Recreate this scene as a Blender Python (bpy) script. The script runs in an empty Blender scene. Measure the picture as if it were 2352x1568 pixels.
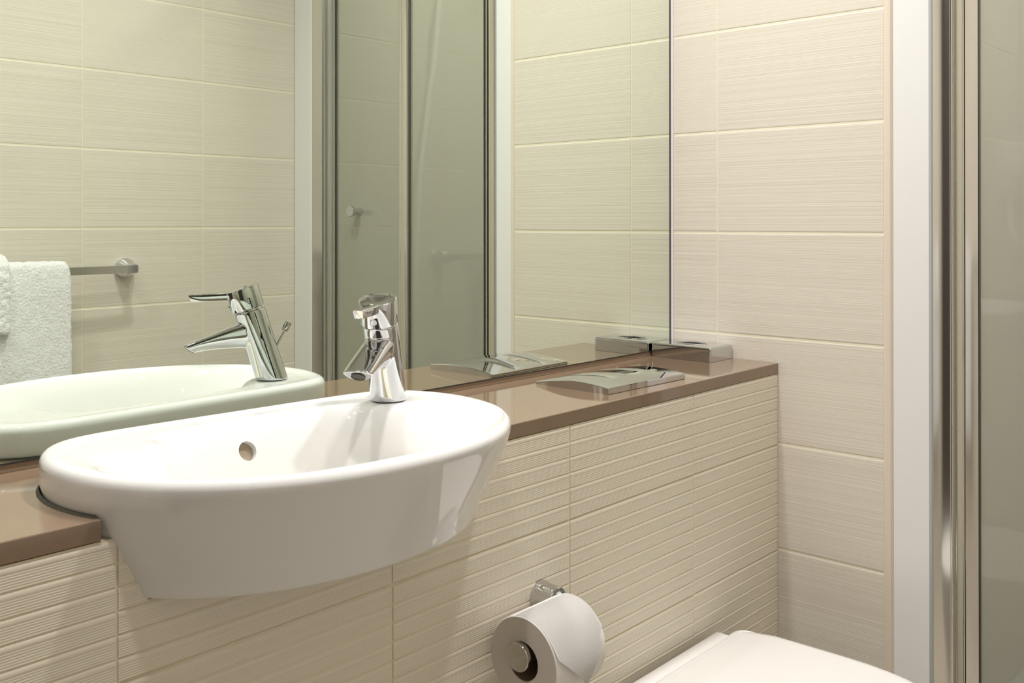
import bpy, bmesh, math, random
from mathutils import Vector, Matrix
C = bpy.context.scene.collection
S = 0.2015
R = math.radians
pi = math.pi

# ------------------------------------------------------------ camera, light, exposure
cam_d = bpy.data.cameras.new('camera')
cam = bpy.data.objects.new('camera', cam_d); C.objects.link(cam)
cam_d.sensor_width = 36.0
cam_d.lens = 2259.57 / 2352 * 36
cam_d.shift_y = -(784 - 504.06) / 2352
cam_d.clip_start = 0.01
yaw, pitch, roll = R(41.7483), R(0.1493), R(-0.0262)
fw = Vector((math.cos(yaw) * math.cos(pitch), math.sin(yaw) * math.cos(pitch), math.sin(pitch)))
rt = Vector((math.sin(yaw), -math.cos(yaw), 0))
up = rt.cross(fw)
rt, up = rt * math.cos(roll) + up * math.sin(roll), up * math.cos(roll) - rt * math.sin(roll)
M = Matrix((rt, up, -fw)).transposed().to_4x4()
M.translation = Vector((-1.7474, -1.112, 1.12))
cam.matrix_world = M
bpy.context.scene.camera = cam

world = bpy.data.worlds.new('world'); bpy.context.scene.world = world
world.use_nodes = True
world.node_tree.nodes['Background'].inputs[0].default_value = (1, 0.95, 0.88, 1)
world.node_tree.nodes['Background'].inputs[1].default_value = 0.15

vs = bpy.context.scene.view_settings
vs.view_transform = 'Standard'; vs.look = 'None'; vs.gamma = 1; vs.use_curve_mapping = False
vs.exposure = -0.06

def downlight_lamp(loc, power, size=0.07, spread=140, col=(1, 0.975, 0.955)):
    d = bpy.data.lights.new('downlight_lamp', 'AREA'); d.shape = 'DISK'; d.size = size
    d.energy = power; d.color = col; d.spread = R(spread)
    o = bpy.data.objects.new('downlight_lamp', d); C.objects.link(o); o.location = loc
    return o
LIGHTS = [(-0.58, -0.15, 2.41, 6.2), (-1.36, -0.15, 2.41, 3.6), (-0.66, -0.66, 2.41, 9.6), (-1.50, -0.66, 2.41, 6.6), (0.42, -0.9, 2.41, 5.6)]  # the last lamp is added to brighten the shower interior
for x, y, z, p in LIGHTS:
    downlight_lamp((x, y, z), p, spread=126 if y > -0.3 else 150)

# ------------------------------------------------------------ materials
def new_mat(name):
    m = bpy.data.materials.new(name); m.use_nodes = True
    n = m.node_tree.nodes; b = n['Principled BSDF']
    return m, n, m.node_tree.links, b

def simple(name, col, rough=0.4, metal=0.0, coat=0.0, ior=1.5):
    m, n, l, b = new_mat(name)
    b.inputs['Base Color'].default_value = (*col, 1); b.inputs['Roughness'].default_value = rough
    b.inputs['Metallic'].default_value = metal; b.inputs['Coat Weight'].default_value = coat
    b.inputs['IOR'].default_value = ior
    return m

def noise_node(n, l, vec, scale, detail=3, rough=0.5):
    t = n.new('ShaderNodeTexNoise'); t.inputs['Scale'].default_value = scale
    t.inputs['Detail'].default_value = detail; t.inputs['Roughness'].default_value = rough
    l.new(vec, t.inputs['Vector']); return t

def tile_mat(name, c1, c2, stripe=300, bump=0.35, rough=0.38):
    """satin ceramic with fine horizontal reeding, different on every tile"""
    m, n, l, b = new_mat(name)
    tc = n.new('ShaderNodeTexCoord'); oi = n.new('ShaderNodeObjectInfo')
    mul = n.new('ShaderNodeVectorMath'); mul.operation = 'SCALE'; mul.inputs[3].default_value = 37.0
    cmb = n.new('ShaderNodeCombineXYZ')
    for k in range(3): l.new(oi.outputs['Random'], cmb.inputs[k])
    l.new(cmb.outputs[0], mul.inputs[0])
    add = n.new('ShaderNodeVectorMath'); add.operation = 'ADD'
    l.new(tc.outputs['Object'], add.inputs[0]); l.new(mul.outputs[0], add.inputs[1])
    mp = n.new('ShaderNodeMapping'); mp.inputs['Scale'].default_value = (0.35, 0.35, stripe)
    l.new(add.outputs[0], mp.inputs['Vector'])
    a = noise_node(n, l, mp.outputs[0], 1.0, 2, 0.6)
    mp2 = n.new('ShaderNodeMapping'); mp2.inputs['Scale'].default_value = (0.5, 0.5, 60)
    l.new(add.outputs[0], mp2.inputs['Vector'])
    c = noise_node(n, l, mp2.outputs[0], 1.0, 2)
    mix = n.new('ShaderNodeMath'); mix.operation = 'MULTIPLY_ADD'; mix.inputs[1].default_value = 0.9
    m2 = n.new('ShaderNodeMath'); m2.operation = 'MULTIPLY'; m2.inputs[1].default_value = 0.1
    l.new(c.outputs[0], m2.inputs[0]); l.new(a.outputs[0], mix.inputs[0]); l.new(m2.outputs[0], mix.inputs[2])
    r = n.new('ShaderNodeValToRGB'); r.color_ramp.elements[0].position = 0.34; r.color_ramp.elements[1].position = 0.62
    r.color_ramp.elements[0].color = (*c1, 1); r.color_ramp.elements[1].color = (*c2, 1)
    l.new(mix.outputs[0], r.inputs[0]); l.new(r.outputs[0], b.inputs['Base Color'])
    bp = n.new('ShaderNodeBump'); bp.inputs['Strength'].default_value = bump; bp.inputs['Distance'].default_value = 0.0012
    l.new(a.outputs[0], bp.inputs['Height']); l.new(bp.outputs[0], b.inputs['Normal'])
    b.inputs['Roughness'].default_value = rough
    return m

M_TILE = tile_mat('cream_tile', (0.625, 0.570, 0.490), (0.705, 0.652, 0.570), stripe=560, bump=0.34)
M_RIB = tile_mat('ribbed_tile', (0.735, 0.670, 0.560), (0.79, 0.725, 0.615), stripe=500, bump=0.05)
M_GROUT = simple('grout', (0.76, 0.70, 0.54), 0.8)
M_GROUTY = simple('rib_groove', (0.76, 0.67, 0.48), 0.8)
M_LINE = simple('fine_groove', (0.56, 0.49, 0.39), 0.6)
M_TRIM = simple('tile_trim', (0.70, 0.61, 0.515), 0.35)
M_WHITEPL = simple('white_enamel', (0.79, 0.785, 0.78), 0.22)
M_CEIL = simple('ceiling_paint', (0.85, 0.83, 0.79), 0.8)
M_CHROME = simple('chrome', (0.66, 0.67, 0.69), 0.03, 1.0)
M_CHROME2 = simple('brushed_chrome', (0.50, 0.49, 0.47), 0.12, 1.0)
M_STEEL = simple('polished_aluminium', (0.74, 0.72, 0.69), 0.16, 1.0)
M_STEELD = simple('satin_aluminium', (0.56, 0.57, 0.55), 0.28, 1.0)
M_DARK = simple('dark_edge', (0.035, 0.035, 0.035), 0.3)
M_GASKET = simple('rubber_gasket', (0.06, 0.06, 0.045), 0.5)
M_OLIVE = simple('clear_seal', (0.44, 0.41, 0.32), 0.4)
M_SILICONE = simple('white_silicone', (0.80, 0.80, 0.82), 0.4)
M_PORC = simple('porcelain', (0.765, 0.76, 0.755), 0.06, coat=0.3)
M_PLASTIC = simple('white_plastic', (0.80, 0.785, 0.765), 0.22)
M_HOLE = simple('raw_ceramic', (0.36, 0.29, 0.21), 0.6)
M_AER = simple('aerator_mesh', (0.06, 0.055, 0.05), 0.5)
M_DOOR = simple('dark_veneer', (0.055, 0.04, 0.042), 0.35)
M_FLOOR = simple('floor_tile', (0.50, 0.45, 0.38), 0.4)
M_MIRROR = simple('mirror_glass', (0.835, 0.895, 0.815), 0.0, 1.0)
M_CARD = simple('cardboard', (0.22, 0.15, 0.09), 0.9)

def counter_mat():
    m, n, l, b = new_mat('brown_quartz')
    tc = n.new('ShaderNodeTexCoord')
    t = noise_node(n, l, tc.outputs['Object'], 900, 2)
    r = n.new('ShaderNodeValToRGB'); r.color_ramp.elements[0].color = (0.215, 0.149, 0.100, 1); r.color_ramp.elements[1].color = (0.25, 0.175, 0.118, 1)
    l.new(t.outputs[0], r.inputs[0]); l.new(r.outputs[0], b.inputs['Base Color'])
    b.inputs['Roughness'].default_value = 0.05; b.inputs['IOR'].default_value = 1.62
    return m
M_COUNTER = counter_mat()

def fabric_mat():
    m, n, l, b = new_mat('terry_cloth')
    tc = n.new('ShaderNodeTexCoord')
    a = noise_node(n, l, tc.outputs['Object'], 160, 4, 0.7)
    bp = n.new('ShaderNodeBump'); bp.inputs['Strength'].default_value = 0.9; bp.inputs['Distance'].default_value = 0.006
    l.new(a.outputs[0], bp.inputs['Height']); l.new(bp.outputs[0], b.inputs['Normal'])
    b.inputs['Base Color'].default_value = (0.90, 0.90, 0.90, 1); b.inputs['Roughness'].default_value = 0.95
    b.inputs['Sheen Weight'].default_value = 0.4
    return m
M_TOWEL = fabric_mat()

def paper_mat():
    m, n, l, b = new_mat('tissue_paper')
    tc = n.new('ShaderNodeTexCoord')
    v = n.new('ShaderNodeTexVoronoi'); v.feature = 'DISTANCE_TO_EDGE'; v.inputs['Scale'].default_value = 120
    a = noise_node(n, l, tc.outputs['Object'], 30, 2)
    v.inputs['Randomness'].default_value = 0.8
    mx = n.new('ShaderNodeMix'); mx.data_type = 'VECTOR'; mx.inputs[0].default_value = 0.06
    l.new(tc.outputs['Object'], mx.inputs[4]); l.new(a.outputs['Color'], mx.inputs[5]); l.new(mx.outputs[1], v.inputs['Vector'])
    r = n.new('ShaderNodeValToRGB'); r.color_ramp.elements[1].position = 0.06
    l.new(v.outputs[0], r.inputs[0])
    bp = n.new('ShaderNodeBump'); bp.inputs['Strength'].default_value = 0.22; bp.inputs['Distance'].default_value = 0.0006
    l.new(r.outputs[0], bp.inputs['Height']); l.new(bp.outputs[0], b.inputs['Normal'])
    b.inputs['Base Color'].default_value = (0.84, 0.82, 0.80, 1); b.inputs['Roughness'].default_value = 0.95
    return m
M_PAPER = paper_mat()
M_PAPEREND = simple('paper_edge', (0.66, 0.61, 0.57), 0.95)

def glass_mat():
    """clear tinted safety glass with a thin soap film"""
    m, n, l, b = new_mat('shower_glass')
    out = n['Material Output']; n.remove(b)
    tr = n.new('ShaderNodeBsdfTransparent'); tr.inputs[0].default_value = (0.88, 0.90, 0.85, 1)
    gl = n.new('ShaderNodeBsdfGlossy'); gl.inputs['Roughness'].default_value = 0.0
    fr = n.new('ShaderNodeFresnel'); fr.inputs['IOR'].default_value = 1.5
    df = n.new('ShaderNodeBsdfDiffuse'); df.inputs[0].default_value = (0.54, 0.53, 0.46, 1)
    m1 = n.new('ShaderNodeMixShader'); m1.inputs[0].default_value = 0.44
    m2 = n.new('ShaderNodeMixShader')
    l.new(tr.outputs[0], m1.inputs[1]); l.new(df.outputs[0], m1.inputs[2])
    geo = n.new('ShaderNodeNewGeometry'); ma = n.new('ShaderNodeMath'); ma.operation = 'MULTIPLY_ADD'
    l.new(geo.outputs['Backfacing'], ma.inputs[0]); ma.inputs[1].default_value = 1 / 1.5 - 1.5; ma.inputs[2].default_value = 1.5
    l.new(ma.outputs[0], fr.inputs['IOR'])
    l.new(fr.outputs[0], m2.inputs[0]); l.new(m1.outputs[0], m2.inputs[1]); l.new(gl.outputs[0], m2.inputs[2])
    l.new(m2.outputs[0], out.inputs[0])
    return m
M_GLASS = glass_mat()

# ------------------------------------------------------------ mesh helpers
def obj(name, bm, mat, parent=None, smooth=False, auto=None, loc=None, wn=False):
    me = bpy.data.meshes.new(name)
    bmesh.ops.recalc_face_normals(bm, faces=bm.faces[:])
    bm.to_mesh(me); bm.free()
    for mm in (mat if isinstance(mat, (list, tuple)) else [mat]): me.materials.append(mm)
    if smooth:
        me.shade_smooth()
        if auto:
            me.set_sharp_from_angle(angle=R(auto))
    o = bpy.data.objects.new(name, me); C.objects.link(o)
    if parent: o.parent = parent
    if loc: o.location = loc
    if wn:
        m = o.modifiers.new('weighted', 'WEIGHTED_NORMAL'); m.keep_sharp = True; m.weight = 100
    return o

def struct(name, bm, mat, parent=None, **k):
    o = obj(name, bm, mat, parent, **k)
    if parent is None: o['kind'] = 'structure'
    return o

def tag(o, label, cat, group=None):
    o['label'] = label; o['category'] = cat
    if group: o['group'] = group
    return o

def thing(name, label, cat, loc=(0, 0, 0), group=None, rotz=0):
    o = bpy.data.objects.new(name, None); C.objects.link(o); o.location = loc; o.rotation_euler = (0, 0, rotz)
    o.empty_display_size = 0.02
    return tag(o, label, cat, group)

def box(x0, x1, y0, y1, z0, z1, bevel=0.0, seg=2, bm=None):
    new = bm is None
    b = bmesh.new()
    bmesh.ops.create_cube(b, size=1)
    bmesh.ops.scale(b, vec=(x1 - x0, y1 - y0, z1 - z0), verts=b.verts)
    bmesh.ops.translate(b, vec=((x0 + x1) / 2, (y0 + y1) / 2, (z0 + z1) / 2), verts=b.verts)
    if bevel: bmesh.ops.bevel(b, geom=b.edges[:], offset=bevel, segments=seg, profile=0.5, affect='EDGES')
    if new: return b
    me = bpy.data.meshes.new('tmp'); b.to_mesh(me); b.free(); bm.from_mesh(me); bpy.data.meshes.remove(me)
    return bm

def merge(bm, b2):
    me = bpy.data.meshes.new('tmp'); b2.to_mesh(me); b2.free(); bm.from_mesh(me); bpy.data.meshes.remove(me)

def loft(rings, close=True, cap0=True, cap1=True, bm=None):
    bm = bm or bmesh.new()
    vr = [[bm.verts.new(p) for p in r] for r in rings]
    n = len(vr[0])
    for a, b in zip(vr, vr[1:]):
        for i in range(n if close else n - 1):
            j = (i + 1) % n
            bm.faces.new((a[i], a[j], b[j], b[i]))
    if cap0: bm.faces.new(vr[0][::-1])
    if cap1: bm.faces.new(vr[-1])
    return bm

def lathe(prof, axis_o, axis_d, seg=48, bm=None, cap=True):
    """prof: (distance along axis, radius)"""
    d = Vector(axis_d).normalized(); o = Vector(axis_o)
    u = d.orthogonal().normalized(); v = d.cross(u)
    rings = [[o + d * t + (u * math.cos(2 * pi * i / seg) + v * math.sin(2 * pi * i / seg)) * max(r, 1e-5) for i in range(seg)] for t, r in prof]
    return loft(rings, cap0=cap, cap1=cap, bm=bm)

def tube(pts, r, seg=12, bm=None):
    pts = [Vector(p) for p in pts]; rings = []
    t0 = (pts[1] - pts[0]).normalized(); u = t0.orthogonal().normalized()
    for i, p in enumerate(pts):
        t = (pts[min(i + 1, len(pts) - 1)] - pts[max(i - 1, 0)]).normalized()
        u = (u - t * u.dot(t)).normalized(); v = t.cross(u)
        rings.append([p + (u * math.cos(2 * pi * k / seg) + v * math.sin(2 * pi * k / seg)) * r for k in range(seg)])
    return loft(rings, bm=bm)

def prism(poly, z0, z1):
    bm = bmesh.new()
    a = [bm.verts.new((x, y, z0)) for x, y in poly]; b = [bm.verts.new((x, y, z1)) for x, y in poly]
    n = len(poly)
    for i in range(n): bm.faces.new((a[i], a[(i + 1) % n], b[(i + 1) % n], b[i]))
    bm.faces.new(a[::-1]); bm.faces.new(b)
    return bm

def smooth01(t):
    t = max(0.0, min(1.0, t)); return t * t * (3 - 2 * t)

# ------------------------------------------------------------ room shell
ZR, ZB = 1.0991, 1.1047          # one joint height on the right wall / on the back wall
BY = -1.338                      # back wall face
LX = -2.05                       # left wall face
TOP = 2.44

tile_cache = {}
def flat_tile(w, h):
    """tile face toward local -y, origin at the face centre, soft pillowed top and bottom edges"""
    key = (round(w, 4), round(h, 4))
    if key in tile_cache: return tile_cache[key]
    bm = bmesh.new()
    x, z = w / 2, h / 2
    zs = [(-z, 0.0016), (-z + 0.0008, 0.0007), (-z + 0.0022, 0.00012), (-z + 0.004, 0), (z - 0.004, 0), (z - 0.0022, 0.00012), (z - 0.0008, 0.0007), (z, 0.0016)]
    e = 0.0008
    cols = [(-x, 0.0008), (-x + e, 0), (x - e, 0), (x, 0.0008)]
    g = [[bm.verts.new((cx, max(cy, dy), zz)) for cx, cy in cols] for zz, dy in zs]
    for a, b in zip(g, g[1:]):
        for i in range(3): bm.faces.new((a[i], a[i + 1], b[i + 1], b[i]))
    back = [bm.verts.new(p) for p in ((-x, 0.006, -z), (x, 0.006, -z), (x, 0.006, z), (-x, 0.006, z))]
    bm.faces.new([back[0], back[1], g[0][3], g[0][2], g[0][1], g[0][0]])
    bm.faces.new([back[3], back[2], g[-1][3], g[-1][2], g[-1][1], g[-1][0]])
    bm.faces.new([back[0], back[3]] + [r[0] for r in g[::-1]])
    bm.faces.new([back[1], back[2]] + [r[3] for r in g[::-1]])
    bmesh.ops.recalc_face_normals(bm, faces=bm.faces[:])
    me = bpy.data.meshes.new('tile'); bm.to_mesh(me); bm.free()
    me.materials.append(M_TILE)
    tile_cache[key] = me
    return me

def tile_wall(parent, cols, zj, place, rot, j=0.0022, zmin=0.0, zmax=TOP):
    """cols: joint positions along the wall (ordered along local +x); place(s, z) -> world point"""
    k0 = math.ceil((zmin - zj) / S) - 1
    zs = []
    k = k0
    while zj + k * S < zmax:
        a, b = max(zj + k * S, zmin), min(zj + (k + 1) * S, zmax)
        if b - a > 0.02: zs.append((a, b))
        k += 1
    for s0, s1 in zip(cols, cols[1:]):
        for a, b in zs:
            me = flat_tile(abs(s1 - s0) - j * 0.8, b - a - j)
            o = bpy.data.objects.new('tile', me); C.objects.link(o); o.parent = parent
            o.location = place((s0 + s1) / 2, (a + b) / 2); o.rotation_euler = (0, 0, rot)

floor = struct('floor', box(LX - 0.1, 1.0, BY - 0.1, 0.1, -0.05, 0), M_FLOOR)
ceiling = struct('ceiling', box(LX - 0.1, 1.0, BY - 0.1, 0.1, TOP, TOP + 0.05), M_CEIL)

w_right = struct('wall_right', box(0.0008, 0.03, -0.4405, 0.0055, 0, TOP), M_GROUT)
tile_wall(w_right, [0.0, -0.1045, -0.4405], ZR, lambda s, z: (0, s, z), -pi / 2)
w_back = struct('wall_back', box(LX, 0.0196, BY - 0.06, BY - 0.0008, 0, TOP), M_GROUT)
P = 0.3358
tile_wall(w_back, [0.0194, -0.2855] + [-0.2855 - P * k for k in range(1, 6)], ZB, lambda s, z: (s, BY, z), pi)
w_left = struct('wall_left', box(LX - 0.06, LX - 0.0012, BY, 0.0055, 0, TOP), M_GROUT)
tile_wall(w_left, [-0.47, -0.235, 0.0], ZR, lambda s, z: (LX, s, z), pi / 2)
w_front = struct('wall_front', box(LX, 0.05, 0.0055, 0.07, 0, TOP), M_CEIL)

# dark entrance door, behind the photographer
d1 = struct('door_1', box(LX + 0.001, LX + 0.02, -1.27, -0.54, 0.0, 2.03, 0.002), M_DOOR)
obj('door_handle', lathe([(0, .012), (.04, .012), (.042, .009), (.05, .009)], (LX + .02, -0.60, 1.0), (1, 0, 0), 20), M_CHROME2, d1, True, 30)
fr = box(LX + 0.001, LX + 0.03, -1.334, -1.27, 0, 2.10); box(LX + 0.001, LX + 0.03, -0.54, -0.475, 0, 2.10, bm=fr); box(LX + 0.001, LX + 0.03, -1.334, -0.475, 2.031, 2.10, bm=fr)
struct('door_frame', fr, M_DOOR, d1)

# plastic corner bead at the end of the right tiles, silicone line beside the mirror
struct('trim_1', loft([[(0.0, -0.4408, z), (-0.0008, -0.446, z), (0.0003, -0.451, z), (0.0045, -0.4545, z), (0.03, -0.4545, z), (0.03, -0.4408, z)] for z in (0, TOP)]), M_TRIM, smooth=True, auto=30)
struct('trim_3', box(LX + 0.001, -0.0126, 0.002, 0.0053, 0.8502, 0.8588), simple('brown_filler', (0.33, 0.24, 0.16), 0.5))
struct('trim_2', box(-0.0066, -0.0002, -0.003, 0.005, 0.852, 2.2, 0.001), M_SILICONE)

# ------------------------------------------------------------ ribbed tile plinth (cistern boxing)
PY = -0.236
w_low = struct('wall_lower', box(LX, -0.0004, PY + 0.0018, PY + 0.03, 0, 0.829), M_GROUT)

BX, BYC, BA, BF, BB = -1.071, -0.17, 0.269, 0.224, 0.124   # basin plan: centre x, y of the widest line, half width, front depth, back depth
ROT = R(-2.5)
def basin_outline(s=1.0, bf=0.0, ba=0.0, back=None, n=160, ex=2.12):
    """closed outline, front is -y; the whole basin sits turned by ROT"""
    pts = []
    A, F = BA - ba, BF - bf
    Bk = (BB if back is None else back)
    cr, sr = math.cos(ROT), math.sin(ROT)
    for i in range(2400):
        u = i / 2400
        q = (u * 4) % 1; q = (q ** 3) * 4 if q < 0.5 else 1 - ((1 - q) ** 3) * 4
        t = (int(u * 4) + q) * pi / 2
        c, sn = math.cos(t), math.sin(t)
        if sn < 0:
            e = 2 / ex
            x = A * math.copysign(abs(c) ** e, c); y = -F * abs(sn) ** e
        else:
            e = 2 / 8.0
            x = A * math.copysign(abs(c) ** e, c) ; y = Bk * abs(sn) ** e
            x *= 1 - 0.17 * (y / Bk) ** 2
        pts.append((BX + x * cr - y * sr, BYC + x * sr + y * cr))
    # even spacing along the outline
    acc = [0.0]
    for a, b in zip(pts, pts[1:] + pts[:1]): acc.append(acc[-1] + math.hypot(b[0] - a[0], b[1] - a[1]))
    out = []; j = 0
    for k in range(n):
        d = acc[-1] * k / n
        while acc[j + 1] < d: j += 1
        a, b = pts[j], pts[(j + 1) % len(pts)]
        f = (d - acc[j]) / max(1e-12, acc[j + 1] - acc[j])
        out.append((a[0] + (b[0] - a[0]) * f, a[1] + (b[1] - a[1]) * f))
    return out

ZRIM, ZCT, ZBOT = 0.8885, 0.850, 0.765
def skirt_f(z):
    return min(1, max(0, (0.876 - z) / (0.876 - ZBOT)))
def skirt_outline(z, extra=0.0):
    f = skirt_f(z); fx = min(1, max(0, (0.853 - z) / (0.853 - ZBOT)))
    return basin_outline(bf=0.053 * f + extra, ba=0.036 * fx + extra, back=0.124 - 0.03 * fx, ex=2.12 - 0.1 * f)
def skirt_range(z, y):
    """x interval the basin covers at height z on the plane y"""
    xs = []
    o = skirt_outline(z)
    for (x0, y0), (x1, y1) in zip(o, o[1:] + o[:1]):
        if (y0 - y) * (y1 - y) < 0:
            xs.append(x0 + (x1 - x0) * (y - y0) / (y1 - y0))
    return (min(xs), max(xs)) if len(xs) > 1 else None

random.seed(4)
NR = 9
def rib_profile(h, ztop):
    """list of (z_local, depth, material) rows from the top of the tile down; depth is how far behind the face"""
    rows = []
    full = 0.1993
    pitch = full / NR
    base = [(0.0, 0.0013, 1), (0.0014, 0.0014, 0), (0.0024, 0.0006, 0), (0.0034, 0.0002, 0), (0.0050, 0.0, 0), (0.0072, 0.0001, 0)]
    z = 0.0072
    for q in range(6):
        base += [(z + 0.0007, 0.00038, 2), (z + 0.0010, 0.00038, 0), (z + 0.0017, 0.00012, 0), (z + 0.0024, 0.00015, 0)]
        z += 0.00243
    for k in range(NR):
        for i, (dz, d, mi) in enumerate(base):
            rows.append((-(k * pitch + dz * pitch / 0.0221), d, mi))
    rows.append((-full, 0.0022, 0))
    rows = [r for r in rows if -r[0] <= h + 1e-6]
    if -rows[-1][0] < h - 1e-4: rows.append((-h, rows[-1][1], 0))
    return rows

rib_cache = {}
def rib_tile(x0, x1, ztop, zbot, cut=False):
    h = ztop - zbot
    key = (round(x1 - x0, 4), round(h, 4))
    if not cut and key in rib_cache: return rib_cache[key]
    rows = rib_profile(h, ztop)
    bm = bmesh.new()
    w = x1 - x0; cx = (x0 + x1) / 2
    for side in ((-1, 1) if cut else (0,)):
        last = None
        for zz, d, mi in rows:
            lo, hi = -w / 2, w / 2
            zw = ztop + zz
            if cut:
                rg = skirt_range(max(zw, ZBOT + 0.004), PY)
                full = zw <= ZBOT - 0.002
                a, b = rg[0] - cx + 0.004, rg[1] - cx - 0.004
                mid = min(max(-0.0 + BX - cx, lo), hi)
                if side < 0: hi = mid if full else min(hi, a)
                else: lo = mid if full else max(lo, b)
            if hi - lo < 0.002: last = None; continue
            cur = [bm.verts.new((lo, 0.006, zz)), bm.verts.new((lo, d + 0.0010, zz)), bm.verts.new((lo + 0.0008, d, zz)), bm.verts.new((hi - 0.0008, d, zz)), bm.verts.new((hi, d + 0.0010, zz)), bm.verts.new((hi, 0.006, zz))]
            if cut and side < 0 and hi == mid: cur[3].co.x = hi; cur[4].co.y = d
            if cut and side > 0 and lo == mid: cur[2].co.x = lo; cur[1].co.y = d
            if last is not None:
                for i in range(5):
                    f = bm.faces.new((last[0][i], last[0][i + 1], cur[i + 1], cur[i])); f.material_index = last[1]
            last = (cur, mi)
    bmesh.ops.recalc_face_normals(bm, faces=bm.faces[:])
    me = bpy.data.meshes.new('tile'); bm.to_mesh(me); bm.free()
    me.materials.append(M_RIB); me.materials.append(M_GROUTY); me.materials.append(M_LINE)
    me.shade_smooth(); me.set_sharp_from_angle(angle=R(46))
    if not cut: rib_cache[key] = me
    return me

xj = [-0.0006, -0.3056, -0.6414, -0.9771, -1.3129, -1.6486, -1.9843]
zrow = [0.8288, 0.6945, 0.6945 - S, 0.6945 - 2 * S, 0.6945 - 3 * S, 0.003]
for ci, (xb, xa) in enumerate(zip(xj, xj[1:])):
    for ri, (zt, zb) in enumerate(zip(zrow, zrow[1:])):
        a, b = xa + 0.0011, xb - 0.0011
        zt2 = zt - (0.0008 if ri else 0.0)
        cut = ri == 0 and ci in (2, 3, 4)
        # the top course is the lower part of a cut tile: ribs run on from the joint upwards
        me = rib_tile(a, b, zt2, zb + 0.001, cut)
        o = bpy.data.objects.new('tile', me); C.objects.link(o); o.parent = w_low
        o.location = ((a + b) / 2, PY, zt2)

# ------------------------------------------------------------ countertop with the basin cut-out
def counter():
    yf, yb = -0.2365, 0.0052
    x0, x1 = LX + 0.0005, -0.0012
    ol = skirt_outline(0.852, extra=-0.0012)
    # part of the outline behind the front edge, from the right crossing round the back to the left crossing
    inner = [p for p in ol if p[1] > yf + 0.001]
    rightmost = [p for p in inner if p[0] > BX and p[1] < -0.16]; 
    inner.sort(key=lambda p: math.atan2(p[1] + 0.30, p[0] - BX))
    rg = None
    cross = []
    for (ax, ay), (bx, by) in zip(ol, ol[1:] + ol[:1]):
        if (ay - yf) * (by - yf) < 0: cross.append(ax + (bx - ax) * (yf - ay) / (by - ay))
    poly = [(x0, yf), (min(cross), yf)] + inner[::-1] + [(max(cross), yf), (x1, yf), (x1, yb), (x0, yb)]
    bm = prism(poly, 0.8305, ZCT)
    es = [e for e in bm.edges if all(abs(v.co.z - ZCT) < 1e-6 for v in e.verts) and all(abs(v.co.y - yf) < 1e-5 for v in e.verts)]
    bmesh.ops.bevel(bm, geom=es, offset=0.0012, segments=2, profile=0.5, affect='EDGES')
    return bm
tag(obj('countertop', counter(), M_COUNTER), 'glossy brown stone countertop running under the mirror around the basin', 'countertop')

# ------------------------------------------------------------ washbasin
FX, FY = -0.892, -0.131      # tap hole
def bowl_depth(x, y):
    # bowl plan: round-cornered ellipse, deck corners left and right at the back
    cr, sr = math.cos(ROT), math.sin(ROT)
    u, v = x - BX, y - BYC
    dx = (u * cr + v * sr) / 0.246; cy = -0.064; b = 0.146
    dy = (-u * sr + v * cr - cy) / b
    rr = (abs(dx) ** 2.35 + abs(dy) ** 2.35) ** (1 / 2.35)
    t = (1 - rr) / 0.50
    d = 0.112 * (smooth01(min(1, t * 0.5 + 0.0) * 2) if t > 0 else 0)
    # pads for tap holes
    for px in (FX, 2 * BX - FX):
        q = math.hypot(x - px, y - FY)
        d *= smooth01((q - 0.028) / 0.055)
    return d

def make_basin():
    n = 160
    rad = 0.0105
    rings = []
    NB = 44
    # inner heightfield rings from centre outward
    top = basin_outline(bf=rad, ba=rad, back=BB - rad, n=n)
    cx, cy = BX, -0.225
    for k in range(1, NB + 1):
        t = (k / NB)
        t = t ** 0.8
        ring = []
        for (x, y) in top:
            X = cx + (x - cx) * t; Y = cy + (y - cy) * t
            dd = bowl_depth(X, Y)
            # deck sits a little lower than the rim
            edge = smooth01((1 - t) / 0.10)
            ring.append((X, Y, ZRIM - 0.0022 * edge - dd))
        rings.append(ring)
    for k in range(1, 7):
        a = k / 6 * pi / 2
        o = basin_outline(bf=rad * (1 - math.sin(a)), ba=rad * (1 - math.sin(a)), back=BB - rad * (1 - math.sin(a)), n=n)
        rings.append([(x, y, ZRIM - rad * (1 - math.cos(a))) for x, y in o])
    for z in (0.872, 0.866, 0.86, 0.845, 0.82, 0.80, 0.785, 0.778):
        rings.append([(x, y, z) for x, y in skirt_outline(z)])
    for k in range(1, 6):
        a = k / 5 * pi / 2
        rings.append([(x, y, 0.7725 - 0.0075 * math.sin(a)) for x, y in skirt_outline(0.774, extra=0.0075 * (1 - math.cos(a)))])
    bm = loft(rings, cap0=False, cap1=True)
    bm.verts.ensure_lookup_table()
    c = bm.verts.new((cx, cy, ZRIM - 0.0022 - bowl_depth(cx, cy)))
    bm.verts.ensure_lookup_table()
    first = [bm.verts[i] for i in range(n)]
    for i in range(n): bm.faces.new((c, first[(i + 1) % n], first[i]))
    return bm

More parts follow.
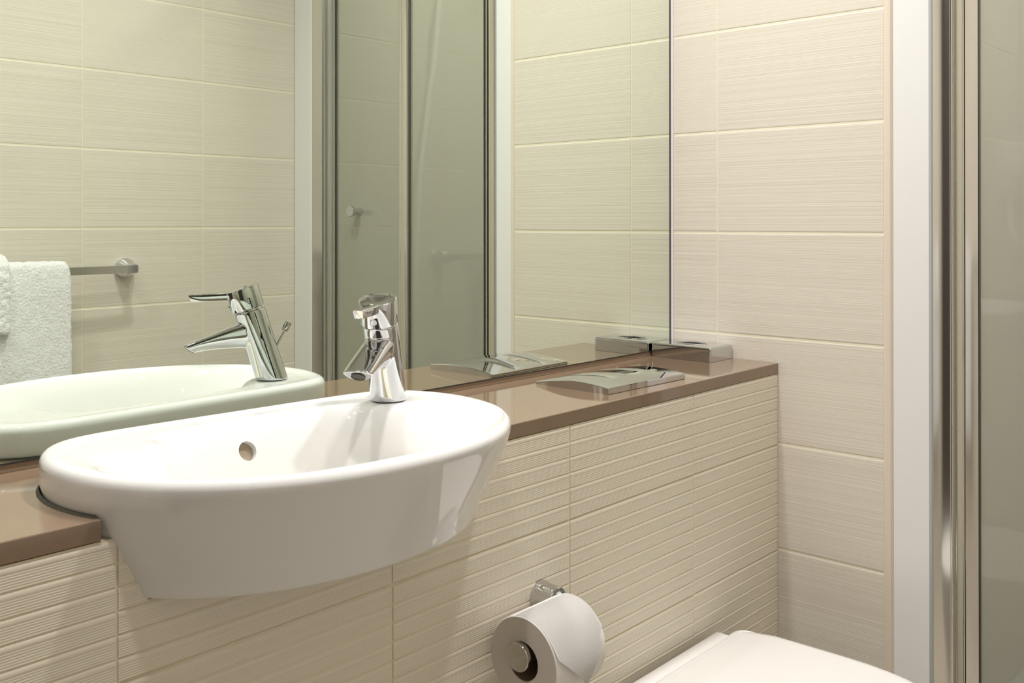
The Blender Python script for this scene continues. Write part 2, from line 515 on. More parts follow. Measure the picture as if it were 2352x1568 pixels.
# overflow hole cut into the rear bowl wall
OX, OZ = -1.094, 0.8525
def bowl_y_at(x, z):
    lo, hi = -0.24, -0.05
    for _ in range(40):
        m = (lo + hi) / 2
        if ZRIM - 0.002 - bowl_depth(x, m) < z: lo = m
        else: hi = m
    return lo
oy = bowl_y_at(OX, OZ)
oy2 = bowl_y_at(OX, OZ - 0.006); oy1 = bowl_y_at(OX, OZ + 0.006)
slope = math.atan2(0.012, max(1e-4, oy1 - oy2))
nrm = Vector((0, -math.sin(slope), math.cos(slope)))
basin = obj('washbasin', make_basin(), M_PORC, smooth=True, auto=60)
tag(basin, 'white porcelain semi-recessed washbasin set into the brown countertop', 'washbasin')
cutter = obj('cutter', lathe([(-0.006, 0.0115), (0.02, 0.0115)], Vector((OX, oy, OZ)) - nrm * 0.006, nrm, 32), M_PORC)
md = basin.modifiers.new('b', 'BOOLEAN'); md.object = cutter; md.operation = 'DIFFERENCE'; md.solver = 'EXACT'
dg = bpy.context.evaluated_depsgraph_get(); dg.update()
nm = bpy.data.meshes.new_from_object(basin.evaluated_get(dg))
basin.modifiers.clear(); basin.data = nm; nm.name = 'washbasin'
nm.shade_smooth(); nm.set_sharp_from_angle(angle=R(60))
bpy.data.objects.remove(cutter)
obj('overflow_hole', lathe([(-0.0118, 0.0112), (-0.0085, 0.0112)], Vector((OX, oy, OZ)), nrm, 32), M_HOLE, basin)
# dark sealant line where basin meets the counter
def seal_ring():
    ol = skirt_outline(0.852, extra=-0.0035); ni = skirt_outline(0.853, extra=0.0005)
    bm = bmesh.new()
    a = []; b = []
    for (x, y), (u, v) in zip(ol, ni):
        a.append(bm.verts.new((x, y, 0.8503))); b.append(bm.verts.new((u, v, 0.8525)))
    for i in range(len(a)):
        j = (i + 1) % len(a)
        if ol[i][1] > -0.2355 and ol[j][1] > -0.2355: bm.faces.new((a[i], a[j], b[j], b[i]))
    bmesh.ops.solidify(bm, geom=bm.faces[:], thickness=0.0004)
    return bm
obj('sealant_bead', seal_ring(), simple('grey_sealant', (0.10, 0.085, 0.06), 0.5), basin, True)

# ------------------------------------------------------------ text helper
def text_mesh(s, size, depth=0.0003, bold=0.0):
    cu = bpy.data.curves.new('lettering', 'FONT'); cu.body = s; cu.size = size; cu.extrude = depth; cu.offset = bold
    cu.align_x = 'CENTER'; cu.align_y = 'CENTER'; cu.resolution_u = 3
    t = bpy.data.objects.new('tmp_text', cu); C.objects.link(t)
    d = bpy.context.evaluated_depsgraph_get(); d.update()
    me = bpy.data.meshes.new_from_object(t.evaluated_get(d))
    bpy.data.objects.remove(t)
    return me

# ------------------------------------------------------------ basin mixer tap
ZD = ZRIM - 0.0022
tap = thing('basin_tap', 'chrome single-lever mixer tap standing on the basin rim', 'tap', (FX, FY, ZD), rotz=math.atan2(-0.515, -0.857))
# local +x points along the spout
def tap_body():
    bm = bmesh.new()
    rings = []
    for k in range(13):
        t = k / 12
        z = 0.001 + 0.103 * t; cxx = 0.0325 * t
        sl = 0.21 * smooth01((t - 0.35) / 0.65)        # upper end is cut square to the leaning axis
        r = 0.0236 - 0.0010 * t
        rings.append([(cxx + r * (1.0 - 0.02 * t) * math.cos(a), r * math.sin(a), z - sl * (-1) * 0 - sl * r * math.cos(a)) for a in [2 * pi * i / 48 for i in range(48)]])
    loft(rings, bm=bm)
    # spout: flat top, rounded belly, oblique mouth
    rings = []
    prof = [(0.020, 0.096, 0.046), (0.040, 0.0875, 0.0485), (0.060, 0.081, 0.0485), (0.085, 0.0715, 0.0475), (0.108, 0.0628, 0.0445)]
    def sect(xt, zt, xb, zb, w):
        pts = []
        m = 40
        for i in range(m):
            a = 2 * pi * i / m
            c, s = math.cos(a), math.sin(a)
            yy = w * math.copysign(abs(c) ** 0.62, c)
            v = math.copysign(abs(s) ** (0.38 if s > 0 else 0.95), s)
            f = (v + 1) / 2
            pts.append((xb + (xt - xb) * f, yy * (0.80 + 0.20 * smooth01(f * 1.4)), zb + (zt - zb) * f))
        return pts
    for x, zt, zb in prof: rings.append(sect(x, zt, x, zb, 0.0186 + 0.0008 * (1 - x / .108)))
    rings.append(sect(0.1262, 0.0562, 0.1085, 0.0432, 0.0180))
    loft(rings, bm=bm)
    return bm
body = obj('tap_body', tap_body(), M_CHROME, tap)
rm = body.modifiers.new('r', 'REMESH'); rm.mode = 'VOXEL'; rm.voxel_size = 0.0011; rm.use_smooth_shade = True
sm = body.modifiers.new('s', 'SMOOTH'); sm.factor = 0.6; sm.iterations = 14
dg = bpy.context.evaluated_depsgraph_get(); dg.update()
nm = bpy.data.meshes.new_from_object(body.evaluated_get(dg)); body.modifiers.clear(); body.data = nm; nm.shade_smooth()
# lever cap: short leaning cylinder, with the flat lever growing from its front
AX = Vector((0.30, 0, 0.954)).normalized()
capo = Vector((0.0345, 0, 0.1055))
cap = lathe([(0, 0.0222), (0.0008, 0.0236), (0.002, 0.0240), (0.030, 0.0246), (0.0318, 0.0241), (0.0326, 0.0227), (0.0327, 0.010), (0.0327, 0)], capo, AX, 64)
obj('lever_cap', cap, M_CHROME, tap, True, 40)
def lever():
    rings = []
    for x, zt, zb, w in [(0.050, 0.1325, 0.119, 0.0100), (0.062, 0.1305, 0.1185, 0.0092), (0.070, 0.1300, 0.1185, 0.0084), (0.085, 0.1295, 0.1183, 0.0076), (0.100, 0.1290, 0.1180, 0.0070), (0.1185, 0.1285, 0.1178, 0.0064)]:
        xb = x if x < 0.11 else x - 0.004
        pts = [(xb, -w * .86, zb), (xb, w * .86, zb), (x, w, zt - 0.002), (x, w * .86, zt), (x, -w * .86, zt), (x, -w, zt - 0.002)]
        rings.append(pts)
    bm = loft(rings)
    bmesh.ops.recalc_face_normals(bm, faces=bm.faces[:])
    es = [e for e in bm.edges if e.is_manifold and e.calc_face_angle() > 0.5]
    bmesh.ops.bevel(bm, geom=es, offset=0.0008, segments=2, profile=0.5, affect='EDGES')
    return bm
obj('lever', lever(), M_CHROME, tap, True, 35)
obj('neck_ring', lathe([(-0.006, 0.0195), (-0.0015, 0.0205), (0.0006, 0.0195)], capo, AX, 48), M_CHROME, tap, True, 40)
# temperature plug on the front of the cap
po = capo + AX * 0.0085 + Vector((0.0236, 0, -0.006))
pn = Vector((0.954, 0, -0.30))
obj('indicator_plug', lathe([(-0.002, 0.0046), (0.0004, 0.0046), (0.0008, 0.0042), (0.0002, 0.0038), (0.0002, 0)], po, pn, 32), M_CHROME, tap, True, 40)
obj('aerator', lathe([(-0.004, 0.0088), (0.0009, 0.0088), (0.0012, 0.0082), (0.0003, 0.0078), (0.0003, 0)], (0.1165, 0, 0.0488), (0.56, 0, -0.83), 32), M_AER, tap, True, 40)
rod = tube([(-0.004, 0.0, 0.045), (-0.012, 0, 0.060), (-0.0185, 0, 0.072)], 0.0017, 12)
pr = obj('pull_rod', rod, M_CHROME, tap, True, 40)
obj('rod_knob', lathe([(0, 0.0028), (0.001, 0.0048), (0.003, 0.0054), (0.014, 0.0058), (0.0155, 0.0052), (0.0155, 0)], (-0.0175, 0, 0.0705), (-0.42, 0, 0.9), 24), M_CHROME, pr, True, 40)
tm = text_mesh('VitrA', 0.0062, 0.00015)
tm.materials.clear(); tm.materials.append(simple('engraving', (0.35, 0.36, 0.37), 0.35, 1.0))
to = bpy.data.objects.new('lettering', tm); C.objects.link(to); to.parent = tap
tz = AX; tx = Vector((0, 1, 0)); ty = tz.cross(tx)
to.matrix_local = Matrix.Translation(capo + AX * 0.0329 + Vector((-0.006, 0, 0.0019))) @ Matrix((tx, ty, tz)).transposed().to_4x4()

# ------------------------------------------------------------ mirror
mir = obj('mirror', box(LX + 0.002, -0.0125, 0.0, 0.0052, 0.861, 2.2), M_MIRROR)
tag(mir, 'large frameless wall mirror above the countertop', 'mirror')
eb = box(-0.0125, -0.0075, -0.0004, 0.0052, 0.859, 2.2); box(LX + 0.002, -0.0125, -0.0004, 0.0052, 0.859, 0.861, bm=eb)
o = obj('mirror_edge', eb, M_DARK, mir); o['label'] = 'dark polished edge of the mirror'

# ------------------------------------------------------------ flush plate on the counter
fp = thing('flush_plate', 'arched chrome dual-flush plate lying on the countertop', 'flush plate', (-0.391, -0.128, ZCT), rotz=R(-1.5))
HW, HD = 0.1075, 0.0755
def plate_z(y):      # y local, + toward mirror
    t = (y + HD) / (2 * HD)
    return 0.0085 + 0.0075 * math.sin(pi * min(1, t * 0.94 + 0.06)) ** 0.9 - 0.0035 * t
def plate():
    rings = []
    N = 28
    for k, x in enumerate([-HW, -HW + 0.0008, -HW + 0.002, HW - 0.002, HW - 0.0008, HW]):
        ins = [0.0016, 0.0004, 0, 0, 0.0004, 0.0016][k]
        ring = [(x, -HD + 0.001, 0.0), (x, -HD, 0.0008)]
        for i in range(N + 1):
            y = -HD + 2 * HD * i / N
            ring.append((x, y, plate_z(y) - ins))
        ring += [(x, HD, 0.0008), (x, HD - 0.001, 0.0)]
        rings.append(ring)
    return loft(rings)
obj('plate', plate(), M_CHROME, fp, True, 30)
def button(xa, xb, ya, yb, g=0.0006):
    bm = bmesh.new(); N = 12
    rows = []
    for i in range(N + 1):
        y = ya + (yb - ya) * i / N
        z = plate_z(y)
        e = g if 0 < i < N else 0
        rows.append([bm.verts.new((xa, y, z - 0.0002)), bm.verts.new((xa + 0.0006, y, z + e)), bm.verts.new((xb - 0.0006, y, z + e)), bm.verts.new((xb, y, z - 0.0002))])
    for a, b in zip(rows, rows[1:]):
        for j in range(3): bm.faces.new((a[j], a[j + 1], b[j + 1], b[j]))
    return bm
obj('flush_button', button(-0.044, 0.042, -0.034, 0.069), M_CHROME, fp, True, 60)
obj('flush_button', button(0.043, 0.086, -0.034, 0.069), M_CHROME, fp, True, 60)
tm = text_mesh('VitrA', 0.0060, 0.0001); tm.materials.clear(); tm.materials.append(simple('plate_print', (0.75, 0.75, 0.72), 0.5))
to = bpy.data.objects.new('lettering', tm); C.objects.link(to); to.parent = fp
to.location = (0.090, 0.060, plate_z(0.060) + 0.0004); to.rotation_euler = (math.atan2(plate_z(0.062) - plate_z(0.058), 0.004), 0, 0)

# ------------------------------------------------------------ chrome tissue box in the corner
tb = thing('tissue_box', 'low chrome tissue dispenser box in the corner between mirror and wall', 'tissue box', (-0.0435, -0.0715, ZCT))
def tissue_box():
    # local: x toward the wall, y toward the mirror
    w, d, h, r = 0.0415, 0.0685, 0.0285, 0.006
    bm = box(-w, w, -d, d, 0.0004, h)
    es = [e for e in bm.edges if not all(v.co.z < 0.001 for v in e.verts)]
    bmesh.ops.bevel(bm, geom=es, offset=0.0045, segments=4, profile=0.5, affect='EDGES')
    return bm
tbm = obj('casing', tissue_box(), M_CHROME, tb, True, 40)
cut = bmesh.new()
lathe([(0, 1.0), (0.03, 1.0)], (0, 0, 0), (0, 0, 1), 40, bm=cut)
bmesh.ops.scale(cut, vec=(0.017, 0.034, 1), verts=cut.verts); bmesh.ops.translate(cut, vec=(0, 0, 0.018), verts=cut.verts)
co = obj('cutter', cut, M_CHROME, tb)
md = tbm.modifiers.new('b', 'BOOLEAN'); md.object = co; md.operation = 'DIFFERENCE'; md.solver = 'EXACT'
dg = bpy.context.evaluated_depsgraph_get(); dg.update()
nm = bpy.data.meshes.new_from_object(tbm.evaluated_get(dg)); tbm.modifiers.clear(); tbm.data = nm; nm.shade_smooth(); nm.set_sharp_from_angle(angle=R(40))
wm = tbm.modifiers.new('weighted', 'WEIGHTED_NORMAL'); wm.keep_sharp = True; wm.weight = 100
bpy.data.objects.remove(co)
def oval_rim():
    rings = []
    seg = 48
    for k in range(8):
        a = 2 * pi * k / 8
        dr, dz = 0.0016 * math.cos(a), 0.0016 * math.sin(a)
        rings.append([((0.0175 + dr) * math.cos(2 * pi * i / seg), (0.0345 + dr) * math.sin(2 * pi * i / seg), 0.0285 + dz) for i in range(seg)])
    rings.append(rings[0])
    bm = loft(rings, cap0=False, cap1=False); bmesh.ops.remove_doubles(bm, verts=bm.verts[:], dist=1e-6)
    return bm
obj('opening_rim', oval_rim(), M_CHROME, tb, True)

# ------------------------------------------------------------ toilet roll and its holder
AY, AZ = -0.302, 0.5795
hold = thing('toilet_roll_holder', 'chrome single-arm toilet roll holder on the ribbed tiles', 'toilet roll holder', (-0.708, PY, AZ))
obj('wall_flange', lathe([(0, 0.0), (0, 0.0208), (0.003, 0.0212), (0.008, 0.0200), (0.016, 0.0188), (0.032, 0.0182), (0.0335, 0.0170), (0.0338, 0.0128), (0.0325, 0.0120), (0.0325, 0)], (0, 0.001, 0.0262), (0, -1, 0), 48), M_CHROME, hold, True, 35)
obj('bracket', tube([(0, -0.025, 0.0262), (0, -0.036, 0.0255), (0, -0.050, 0.018), (0, -0.060, 0.008), (0, -0.066, 0.0)], 0.0085, 16), M_CHROME2, hold, True, 60)
obj('arm', lathe([(0, 0.0150), (0.116, 0.0150)], (0.0, AY - PY, 0), (-1, 0, 0), 40), M_CHROME2, hold, True, 35)
obj('end_cap', lathe([(0, 0.0165), (0.001, 0.0178), (0.006, 0.0180), (0.0072, 0.0172), (0.0074, 0.0)], (-0.116, AY - PY, 0), (-1, 0, 0), 48), M_CHROME2, hold, True, 18)
RC = (AY, AZ - 0.0085)
rl = thing('toilet_roll', 'white toilet roll with its loose end folded to a point', 'toilet roll', (-0.82, RC[0], RC[1]))
RR = 0.0552
def roll_body():
    seg = 96
    prof = [(0.0005, 0.0242), (0, 0.0252), (0, RR - 0.0012), (0.0010, RR), (0.099, RR), (0.100, RR - 0.001), (0.100, 0.0252), (0.0995, 0.0242)]
    rings = []
    for x, r in prof:
        rings.append([(x, -r * math.sin(2 * pi * i / seg), r * math.cos(2 * pi * i / seg)) for i in range(seg)])
    rings.append(rings[0])
    bm = loft(rings, cap0=False, cap1=False); bmesh.ops.remove_doubles(bm, verts=bm.verts[:], dist=1e-7)
    for f in bm.faces:
        if all(v.co.x < 0.0006 or v.co.x > 0.0994 for v in f.verts): f.material_index = 1
    return bm
obj('paper', roll_body(), (M_PAPER, M_PAPEREND), rl, True, 20)
ct = [[(x, -r * math.sin(2 * pi * i / 48), r * math.cos(2 * pi * i / 48)) for i in range(48)] for x, r in ((0.0012, 0.0243), (0.0988, 0.0243), (0.0988, 0.0236), (0.0012, 0.0236))]
ct.append(ct[0])
ctb = loft(ct, cap0=False, cap1=False); bmesh.ops.remove_doubles(ctb, verts=ctb.verts[:], dist=1e-7)
obj('cardboard_core', ctb, M_CARD, rl, True, 40)
def flap():
    """loose end coming over the top toward the room, its end folded to a point and standing off the roll"""
    bm = bmesh.new(); NX, NA = 30, 40
    rows = []
    a0 = -0.25
    for i in range(NX + 1):
        u = i / NX
        x = 0.0015 + 0.098 * u
        tipu = 0.52
        # length (arc angle) of the sheet at this x: a point near the middle
        if u < tipu: amax = 1.28 + (2.02 - 1.28) * (u / tipu)
        else: amax = 2.02 - (2.02 - 1.05) * ((u - tipu) / (1 - tipu))
        row = []
        for k in range(NA + 1):
            a = a0 + (amax - a0) * k / NA
            lift = 0.0006 + 0.0105 * smooth01((a - 0.75) / 1.3) ** 1.3 + 0.0006 * math.sin(9 * u + 2 * a) * smooth01((a - .4) / .8)
            r = RR + lift
            row.append(bm.verts.new((x, -r * math.sin(a), r * math.cos(a))))
        rows.append(row)
    for p, q in zip(rows, rows[1:]):
        for k in range(NA): bm.faces.new((p[k], p[k + 1], q[k + 1], q[k]))
    bmesh.ops.solidify(bm, geom=bm.faces[:], thickness=0.0004)
    return bm
o = obj('loose_end', flap(), M_PAPER, rl, True, 60); o['label'] = 'folded point of the loose sheet'

# ------------------------------------------------------------ toilet
TX = -0.391
wc = thing('toilet', 'white back-to-wall toilet with closed lid below the flush plate', 'toilet', (TX, PY, 0))
ZL = 0.425
def seat_outline(inset=0.0, yb=-0.037, L=0.425, W=0.178, n=72):
    pts = []
    # rear: rounded rectangle; front: half ellipse
    W -= inset; yb -= inset; L -= 2 * inset
    rc = 0.022
    for i in range(7):                       # rear right corner
        a = pi / 2 * i / 6
        pts.append((W - 0.003 - rc + rc * math.sin(a), yb - rc + rc * math.cos(a)))
    ys = yb - L * 0.45
    for i in range(1, 8):
        t = i / 8
        pts.append((W - 0.003 + 0.003 * math.sin(t * pi / 2), yb - rc + (ys - yb + rc) * t))
    for i in range(25):
        a = pi * i / 24
        e = 0.92
        pts.append((W * math.copysign(abs(math.cos(a)) ** e, math.cos(a)), ys - L * 0.55 * abs(math.sin(a)) ** e))
    for i in range(7, 0, -1):
        t = i / 8
        pts.append((-(W - 0.003 + 0.003 * math.sin(t * pi / 2)), yb - rc + (ys - yb + rc) * t))
    for i in range(6, -1, -1):
        a = pi / 2 * i / 6
        pts.append((-(W - 0.003 - rc + rc * math.sin(a)), yb - rc + rc * math.cos(a)))
    return pts
def lid():
    bm = bmesh.new()
    rings = []
    for z, ins in ((0.406, 0.004), (0.408, 0.001), (0.412, 0.0), (ZL - 0.006, 0.0), (ZL - 0.002, 0.0012), (ZL - 0.0004, 0.004)):
        rings.append([(x, y, z) for x, y in seat_outline(ins)])
    base = seat_outline(0.004)
    cxy = (0, -0.26)
    for k in range(1, 22):
        t = 1 - k / 22
        ring = []
        for x, y in base:
            X = cxy[0] + (x - cxy[0]) * t; Y = cxy[1] + (y - cxy[1]) * t
            ring.append((X, Y, ZL + 0.0))
        rings.append(ring)
    loft(rings, bm=bm)
    for v in bm.verts:
        if v.co.z > ZL - 0.003:
            s = (v.co.y + 0.103)                # rear band slopes down behind the crease
            v.co.z -= max(0, s) * 0.12
    return bm
obj('lid', lid(), M_PLASTIC, wc, True, 40)
rings = [[(x, y, z) for x, y in seat_outline(i)] for z, i in ((0.386, 0.005), (0.388, 0.002), (0.400, 0.002), (0.4035, 0.004))]
obj('seat', loft(rings), M_PLASTIC, wc, True, 40)
hb = box(-0.132, 0.1370, -0.040, -0.013, 0.388, 0.4195, 0.004, 3)
obj('hinge', hb, M_PLASTIC, wc, True, 40)
def pan():
    rings = []
    for z, sc, L in ((0.0, 0.62, 0.34), (0.05, 0.60, 0.34), (0.14, 0.62, 0.35), (0.22, 0.72, 0.38), (0.30, 0.92, 0.43), (0.35, 0.99, 0.455), (0.378, 1.0, 0.46), (0.385, 0.98, 0.455)):
        ol = seat_outline(0.0, yb=-0.0015, L=L, W=0.176)
        rings.append([(x * sc, y, z) for x, y in ol])
    return loft(rings)
obj('pan', pan(), M_PORC, wc, True, 50)

# ------------------------------------------------------------ towel rail and towels (seen in the mirror)
tr = thing('towel_rail', 'chrome flat-bar towel rail on the tiled back wall', 'towel rail', (-0.515, BY, 1.0018))
def rail_bar():
    pts = [(0.004, 0.0605), (0.004, 0.050), (-0.002, 0.0495), (-0.045, 0.0495), (-0.10, 0.0505), (-0.62, 0.0535), (-0.67, 0.0525), (-0.735, 0.050)]
    rings = []
    path = [(0.007, 0.058), (-0.02, 0.0600), (-0.06, 0.0618), (-0.15, 0.0630), (-0.58, 0.0630), (-0.67, 0.0618), (-0.71, 0.0600), (-0.737, 0.058)]
    for x, y in path:
        t = 0.0035
        rings.append([(x, y - t, -0.0105), (x, y + t, -0.0105), (x, y + t, 0.0085), (x, y - t, 0.0085)])
    bm = loft(rings)
    return bm
obj('bar', rail_bar(), M_CHROME2, tr)
for dx in (0.0, -0.73):
    obj('rosette', lathe([(0, 0.0), (0, 0.0245), (0.006, 0.0262), (0.016, 0.0250), (0.026, 0.0195), (0.034, 0.0140), (0.040, 0.012), (0.060, 0.012), (0.060, 0)], (dx, 0, 0), (0, 1, 0), 40), M_CHROME, tr, True, 35)

def draped(name, label, x0, x1, yc, ztop, zf, zb, r, t, seed):
    """towel folded over the bar: thick layers front (room side, +y) and back"""
    rnd = random.Random(seed)
    bm = bmesh.new()
    outer = []
    N = 10
    prof_o = [(yc + r + 0.004, zf), (yc + r + 0.005, zf + 0.02)]
    m = 12
    for i in range(1, m): prof_o.append((yc + r + 0.004, zf + 0.02 + (ztop - r - zf - 0.02) * i / m))
    for i in range(N + 1):
        a = pi * i / N
        prof_o.append((yc + r * math.cos(a), ztop - r + r * math.sin(a)))
    for i in range(1, m + 1): prof_o.append((yc - r, ztop - r - (ztop - r - zb) * i / m))
    ri = r - t
    prof_i = [(yc - ri, zb)]
    for i in range(N + 1):
        a = pi * (1 - i / N)
        prof_i.append((yc + ri * math.cos(a), ztop - r + ri * math.sin(a)))
    prof_i.append((yc + r - t + 0.004, zf))
    prof = prof_o + prof_i
    NX = 26
    rings = []
    for k in range(NX + 1):
        u = k / NX
        x = x0 + (x1 - x0) * u
        e = 0.004 * (1 - math.sqrt(max(0, 1 - (2 * abs(u - .5)) ** 24)))
        rings.append([(x + 0.010 * (ztop - z) * (1 if u > .98 else 0) , y - (e if y > yc + r - 0.004 else 0) + 0.0025 * math.sin(9 * u + 14 * z + seed), z - (e if z > ztop - 0.01 else 0)) for y, z in prof])
    loft(rings, bm=bm)
    bmesh.ops.recalc_face_normals(bm, faces=bm.faces[:])
    o = obj(name, bm, M_TOWEL, None, True, 60)
    s = o.modifiers.new('sub', 'SUBSURF'); s.levels = 2; s.render_levels = 2
    tx = bpy.data.textures.new('terry', 'CLOUDS'); tx.noise_scale = 0.012
    d = o.modifiers.new('d', 'DISPLACE'); d.texture = tx; d.strength = 0.006; d.mid_level = 0.5; d.texture_coords = 'GLOBAL'
    return tag(o, label, 'towel')
BYR = BY + 0.063
draped('bath_towel', 'long white terry bath towel hanging over the towel rail', -1.185, -0.683, BYR, 1.0275, 0.52, 0.55, 0.0215, 0.012, 3)
draped('hand_towel', 'shorter white terry towel laid over the bath towel', -1.08, -0.832, BYR, 1.0480, 0.862, 0.85, 0.0430, 0.020, 8)

# ------------------------------------------------------------ shower
sh = thing('shower_enclosure', 'glass shower enclosure with white posts and aluminium profiles', 'shower', (0.03, -0.9, 0))
def at_sh(bm): bmesh.ops.translate(bm, vec=(-0.03, 0.9, 0), verts=bm.verts); return bm
ZT = 2.05
# white side posts
def vprism(poly, z0=0.0, z1=TOP - 0.001): return prism(poly, z0, z1)
obj('side_post', at_sh(vprism([(0.0045, -0.4548), (0.005, -0.4575), (0.0165, -0.5120), (0.030, -0.516), (0.060, -0.516), (0.060, -0.4548)])), M_WHITEPL, sh)
obj('side_post', at_sh(vprism([(0.020, BY + 0.0), (0.0185, BY + 0.003), (0.0165, -1.256), (0.020, -1.2525), (0.060, -1.2525), (0.060, BY)])), M_WHITEPL, sh)
# near profile: silicone line, wide convex face, groove, narrow face, gasket
obj('silicone_line', at_sh(vprism([(0.0168, -0.5125), (0.0165, -0.5160), (0.022, -0.520), (0.03, -0.515)], 0, ZT)), simple('grey_silicone', (0.42, 0.43, 0.43), 0.3), sh)
def arc(p, q, bulge, n=10):
    P, Q = Vector(p), Vector(q); d = (Q - P); nn = Vector((-d.y, d.x)).normalized()
    return [tuple(P + d * (i / n) + nn * bulge * math.sin(pi * i / n)) for i in range(n + 1)]
near_poly = arc((0.0185, -0.5165), (0.0290, -0.5432), 0.0016, 16) + arc((0.0298, -0.5440), (0.0325, -0.5475), -0.0008, 4) + \
    [(0.0420, -0.5485), (0.0420, -0.5555), (0.0400, -0.5620), (0.0405, -0.5632)] + [(0.0440, -0.5635), (0.0475, -0.5700), (0.0560, -0.5710), (0.060, -0.516)]
obj('wall_profile', at_sh(vprism(near_poly, 0.06, ZT)), M_STEEL, sh, True, 25)
face_poly = arc((0.0395, -0.5655), (0.0500, -0.5832), -0.0004, 6) + [(0.056, -0.584), (0.056, -0.5655)]
obj('pane_profile', at_sh(vprism(face_poly, 0.06, ZT)), M_STEEL, sh, True, 25)
obj('seal_strip', at_sh(vprism([(0.0425, -0.5485), (0.0402, -0.5520), (0.0395, -0.5590), (0.0412, -0.5622), (0.047, -0.5622), (0.047, -0.5485)], 0.06, ZT)), M_OLIVE, sh)
obj('gasket', at_sh(box(0.0488, 0.0560, -0.5870, -0.5845, 0.06, ZT)), M_GASKET, sh)
# far profile, stepped
far = [(0.0180, -1.2520), (0.0178, -1.2490), (0.0300, -1.2190), (0.0560, -1.2190), (0.060, -1.2520)]
obj('wall_profile', at_sh(vprism(far, 0.06, ZT)), M_STEEL, sh)
far = [(0.0300, -1.2188), (0.0325, -1.2150), (0.0330, -1.2100), (0.0365, -1.2090), (0.0370, -1.2030), (0.0360, -1.1985), (0.0400, -1.1960), (0.0415, -1.1890), (0.0445, -1.1880), (0.0455, -1.1795), (0.0560, -1.1790), (0.0560, -1.2188)]
obj('pane_profile', at_sh(vprism(far, 0.06, ZT)), M_STEELD, sh, True, 20)
obj('gasket', at_sh(box(0.0475, 0.0560, -1.1790, -1.1735, 0.06, ZT)), M_GASKET, sh)
# middle profiles
midp = box(0.040, 0.058, -0.8880, -0.8620, 0.06, ZT, 0.002); box(0.044, 0.058, -0.9010, -0.8885, 0.06, ZT, 0.002, bm=midp)
obj('centre_profile', at_sh(midp), M_STEEL, sh, True, 30)
obj('gasket', at_sh(box(0.0475, 0.0560, -0.8620, -0.8570, 0.06, ZT)), M_GASKET, sh)
obj('glass_pane', at_sh(box(0.0495, 0.0545, -0.8572, -0.5860, 0.065, ZT - 0.005)), M_GLASS, sh)
gp = obj('glass_pane', at_sh(box(0.0495, 0.0545, -1.1740, -0.9000, 0.065, ZT - 0.005)), M_GLASS, sh)
kz = 1.151
kn = [(0, 0.0), (0, 0.0145), (0.002, 0.0160), (0.008, 0.0160), (0.014, 0.0128), (0.021, 0.0098), (0.030, 0.0098), (0.0358, 0.0112)]
obj('door_knob', lathe(kn, (0.0135 - 0.03, -1.0730 + 0.9, kz), (1, 0, 0), 36), M_CHROME, sh, True, 40)
obj('door_knob', lathe(kn, (0.0905 - 0.03, -1.0730 + 0.9, kz), (-1, 0, 0), 36), M_CHROME, sh, True, 40)
obj('top_rail', at_sh(box(0.036, 0.060, -1.252, -0.516, ZT, ZT + 0.03, 0.002)), M_STEEL, sh)
tray = box(0.02, 0.80, BY + 0.001, -0.4565, 0.0, 0.06, 0.004)
obj('shower_tray', at_sh(tray), M_PORC, sh)
# shower cubicle walls
SX = 0.80
w_s1 = struct('wall_shower_back', box(0.0196, SX, BY - 0.06, BY - 0.0012, 0, TOP), M_GROUT)
tile_wall(w_s1, [SX, 0.5, 0.164, 0.0615], ZB, lambda s, z: (s, BY, z), pi, zmin=0.06)
w_s2 = struct('wall_shower_side', box(SX + 0.0012, SX + 0.06, BY - 0.06, -0.44, 0, TOP), M_GROUT)
tile_wall(w_s2, [-0.456, -0.79, -1.126, BY], ZB, lambda s, z: (SX, s, z), -pi / 2, zmin=0.06)
w_s3 = struct('wall_shower_front', box(0.0605, SX, -0.4548, -0.44, 0, TOP), M_GROUT)
tile_wall(w_s3, [0.0615, 0.397, SX], ZB, lambda s, z: (s, -0.456, z), 0, zmin=0.06)
# mixer bar and hose inside the cubicle
mx = thing('shower_mixer', 'chrome shower mixer bar on the cubicle wall behind the glass', 'shower mixer', (0.68, BY, 1.003))
obj('bar', lathe([(0, .0), (0, .021), (.003, .023), (.045, .023), (.05, .018), (.21, .018), (.215, .023), (.257, .023), (.26, .021), (.26, 0)], (-0.13, 0.07, 0), (1, 0, 0), 32), M_CHROME, mx, True, 35)
for dx in (-0.075, 0.075):
    obj('wall_union', lathe([(0, .030), (.004, .030), (.012, .020), (.06, .014)], (dx, 0, 0), (0, 1, 0), 28), M_CHROME, mx, True, 35)
hp = [(0.585, -1.262, 2.0), (0.5571, -1.27, 1.8665), (0.5368, -1.27, 1.6882), (0.508, -1.27, 1.5251), (0.485, -1.27, 1.3791), (0.4674, -1.27, 1.2491), (0.4545, -1.27, 1.0), (0.450, -1.268, 0.80), (0.462, -1.262, 0.62), (0.50, -1.262, 0.50), (0.545, -1.285, 0.47), (0.56, -1.335, 0.47)]
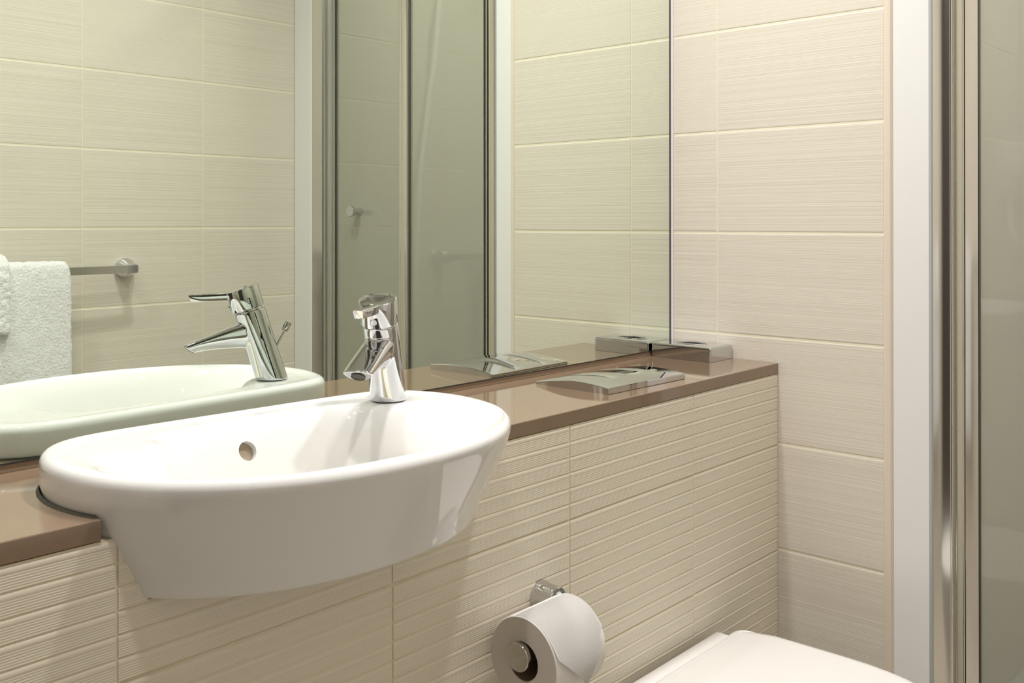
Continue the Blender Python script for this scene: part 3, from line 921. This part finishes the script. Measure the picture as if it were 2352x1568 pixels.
def catmull(p, n=8):
    out = []
    p = [Vector(q) for q in p]; p = [p[0]] + p + [p[-1]]
    for i in range(1, len(p) - 2):
        for k in range(n):
            t = k / n
            a, b, c, d = p[i - 1], p[i], p[i + 1], p[i + 2]
            out.append(0.5 * ((2 * b) + (c - a) * t + (2 * a - 5 * b + 4 * c - d) * t * t + (3 * b - a - 3 * c + d) * t ** 3))
    out.append(p[-2]); return out
tag(obj('shower_hose', tube(catmull(hp), 0.0085, 12), simple('pale_hose', (0.80, 0.82, 0.82), 0.3), None, True), 'pale shower hose hanging in a long curve behind the glass', 'hose')

# ------------------------------------------------------------ hair dryer on the left wall (seen as a reflection in the shower glass)
hd = thing('hair_dryer', 'white wall-mounted hair dryer reflected faintly in the shower glass', 'hair dryer', (LX, -0.12, 1.31))
b = box(0.0, 0.085, -0.075, 0.075, -0.09, 0.10, 0.028, 5); obj('housing', b, M_PLASTIC, hd, True, 60)
obj('nozzle', lathe([(0, 0.030), (0.04, 0.032), (0.09, 0.028), (0.095, 0.024), (0.095, 0)], (0.055, 0.0, 0.02), (0.75, 0, -0.25), 32), M_PLASTIC, hd, True, 40)
obj('hose', tube(catmull([(0.05, 0.03, -0.08), (0.055, 0.03, -0.2), (0.06, 0.0, -0.27), (0.06, -0.04, -0.2), (0.06, -0.045, -0.085)]), 0.013, 12), M_PLASTIC, hd, True)

# ------------------------------------------------------------ recessed ceiling downlights; the shower one is an added fill
names = ['white recessed ceiling downlight above the countertop near the flush plate', 'white recessed ceiling downlight above the left of the basin',
         'white recessed ceiling downlight above the toilet lid', 'white recessed ceiling downlight in front of the basin near the door', 'added ceiling downlight brightening the shower interior']
for (x, y, z, p), lb in zip(LIGHTS, names):
    t = thing('downlight', lb, 'ceiling light', (x, y, TOP), 'recessed ceiling downlights')
    rr = [[(r * math.cos(2 * pi * i / 40), r * math.sin(2 * pi * i / 40), zz) for i in range(40)] for r, zz in ((0.050, -0.0005), (0.050, -0.005), (0.042, -0.006), (0.040, -0.0005))]
    obj('bezel', loft(rr, cap0=False, cap1=False), M_WHITEPL, t, True, 40)
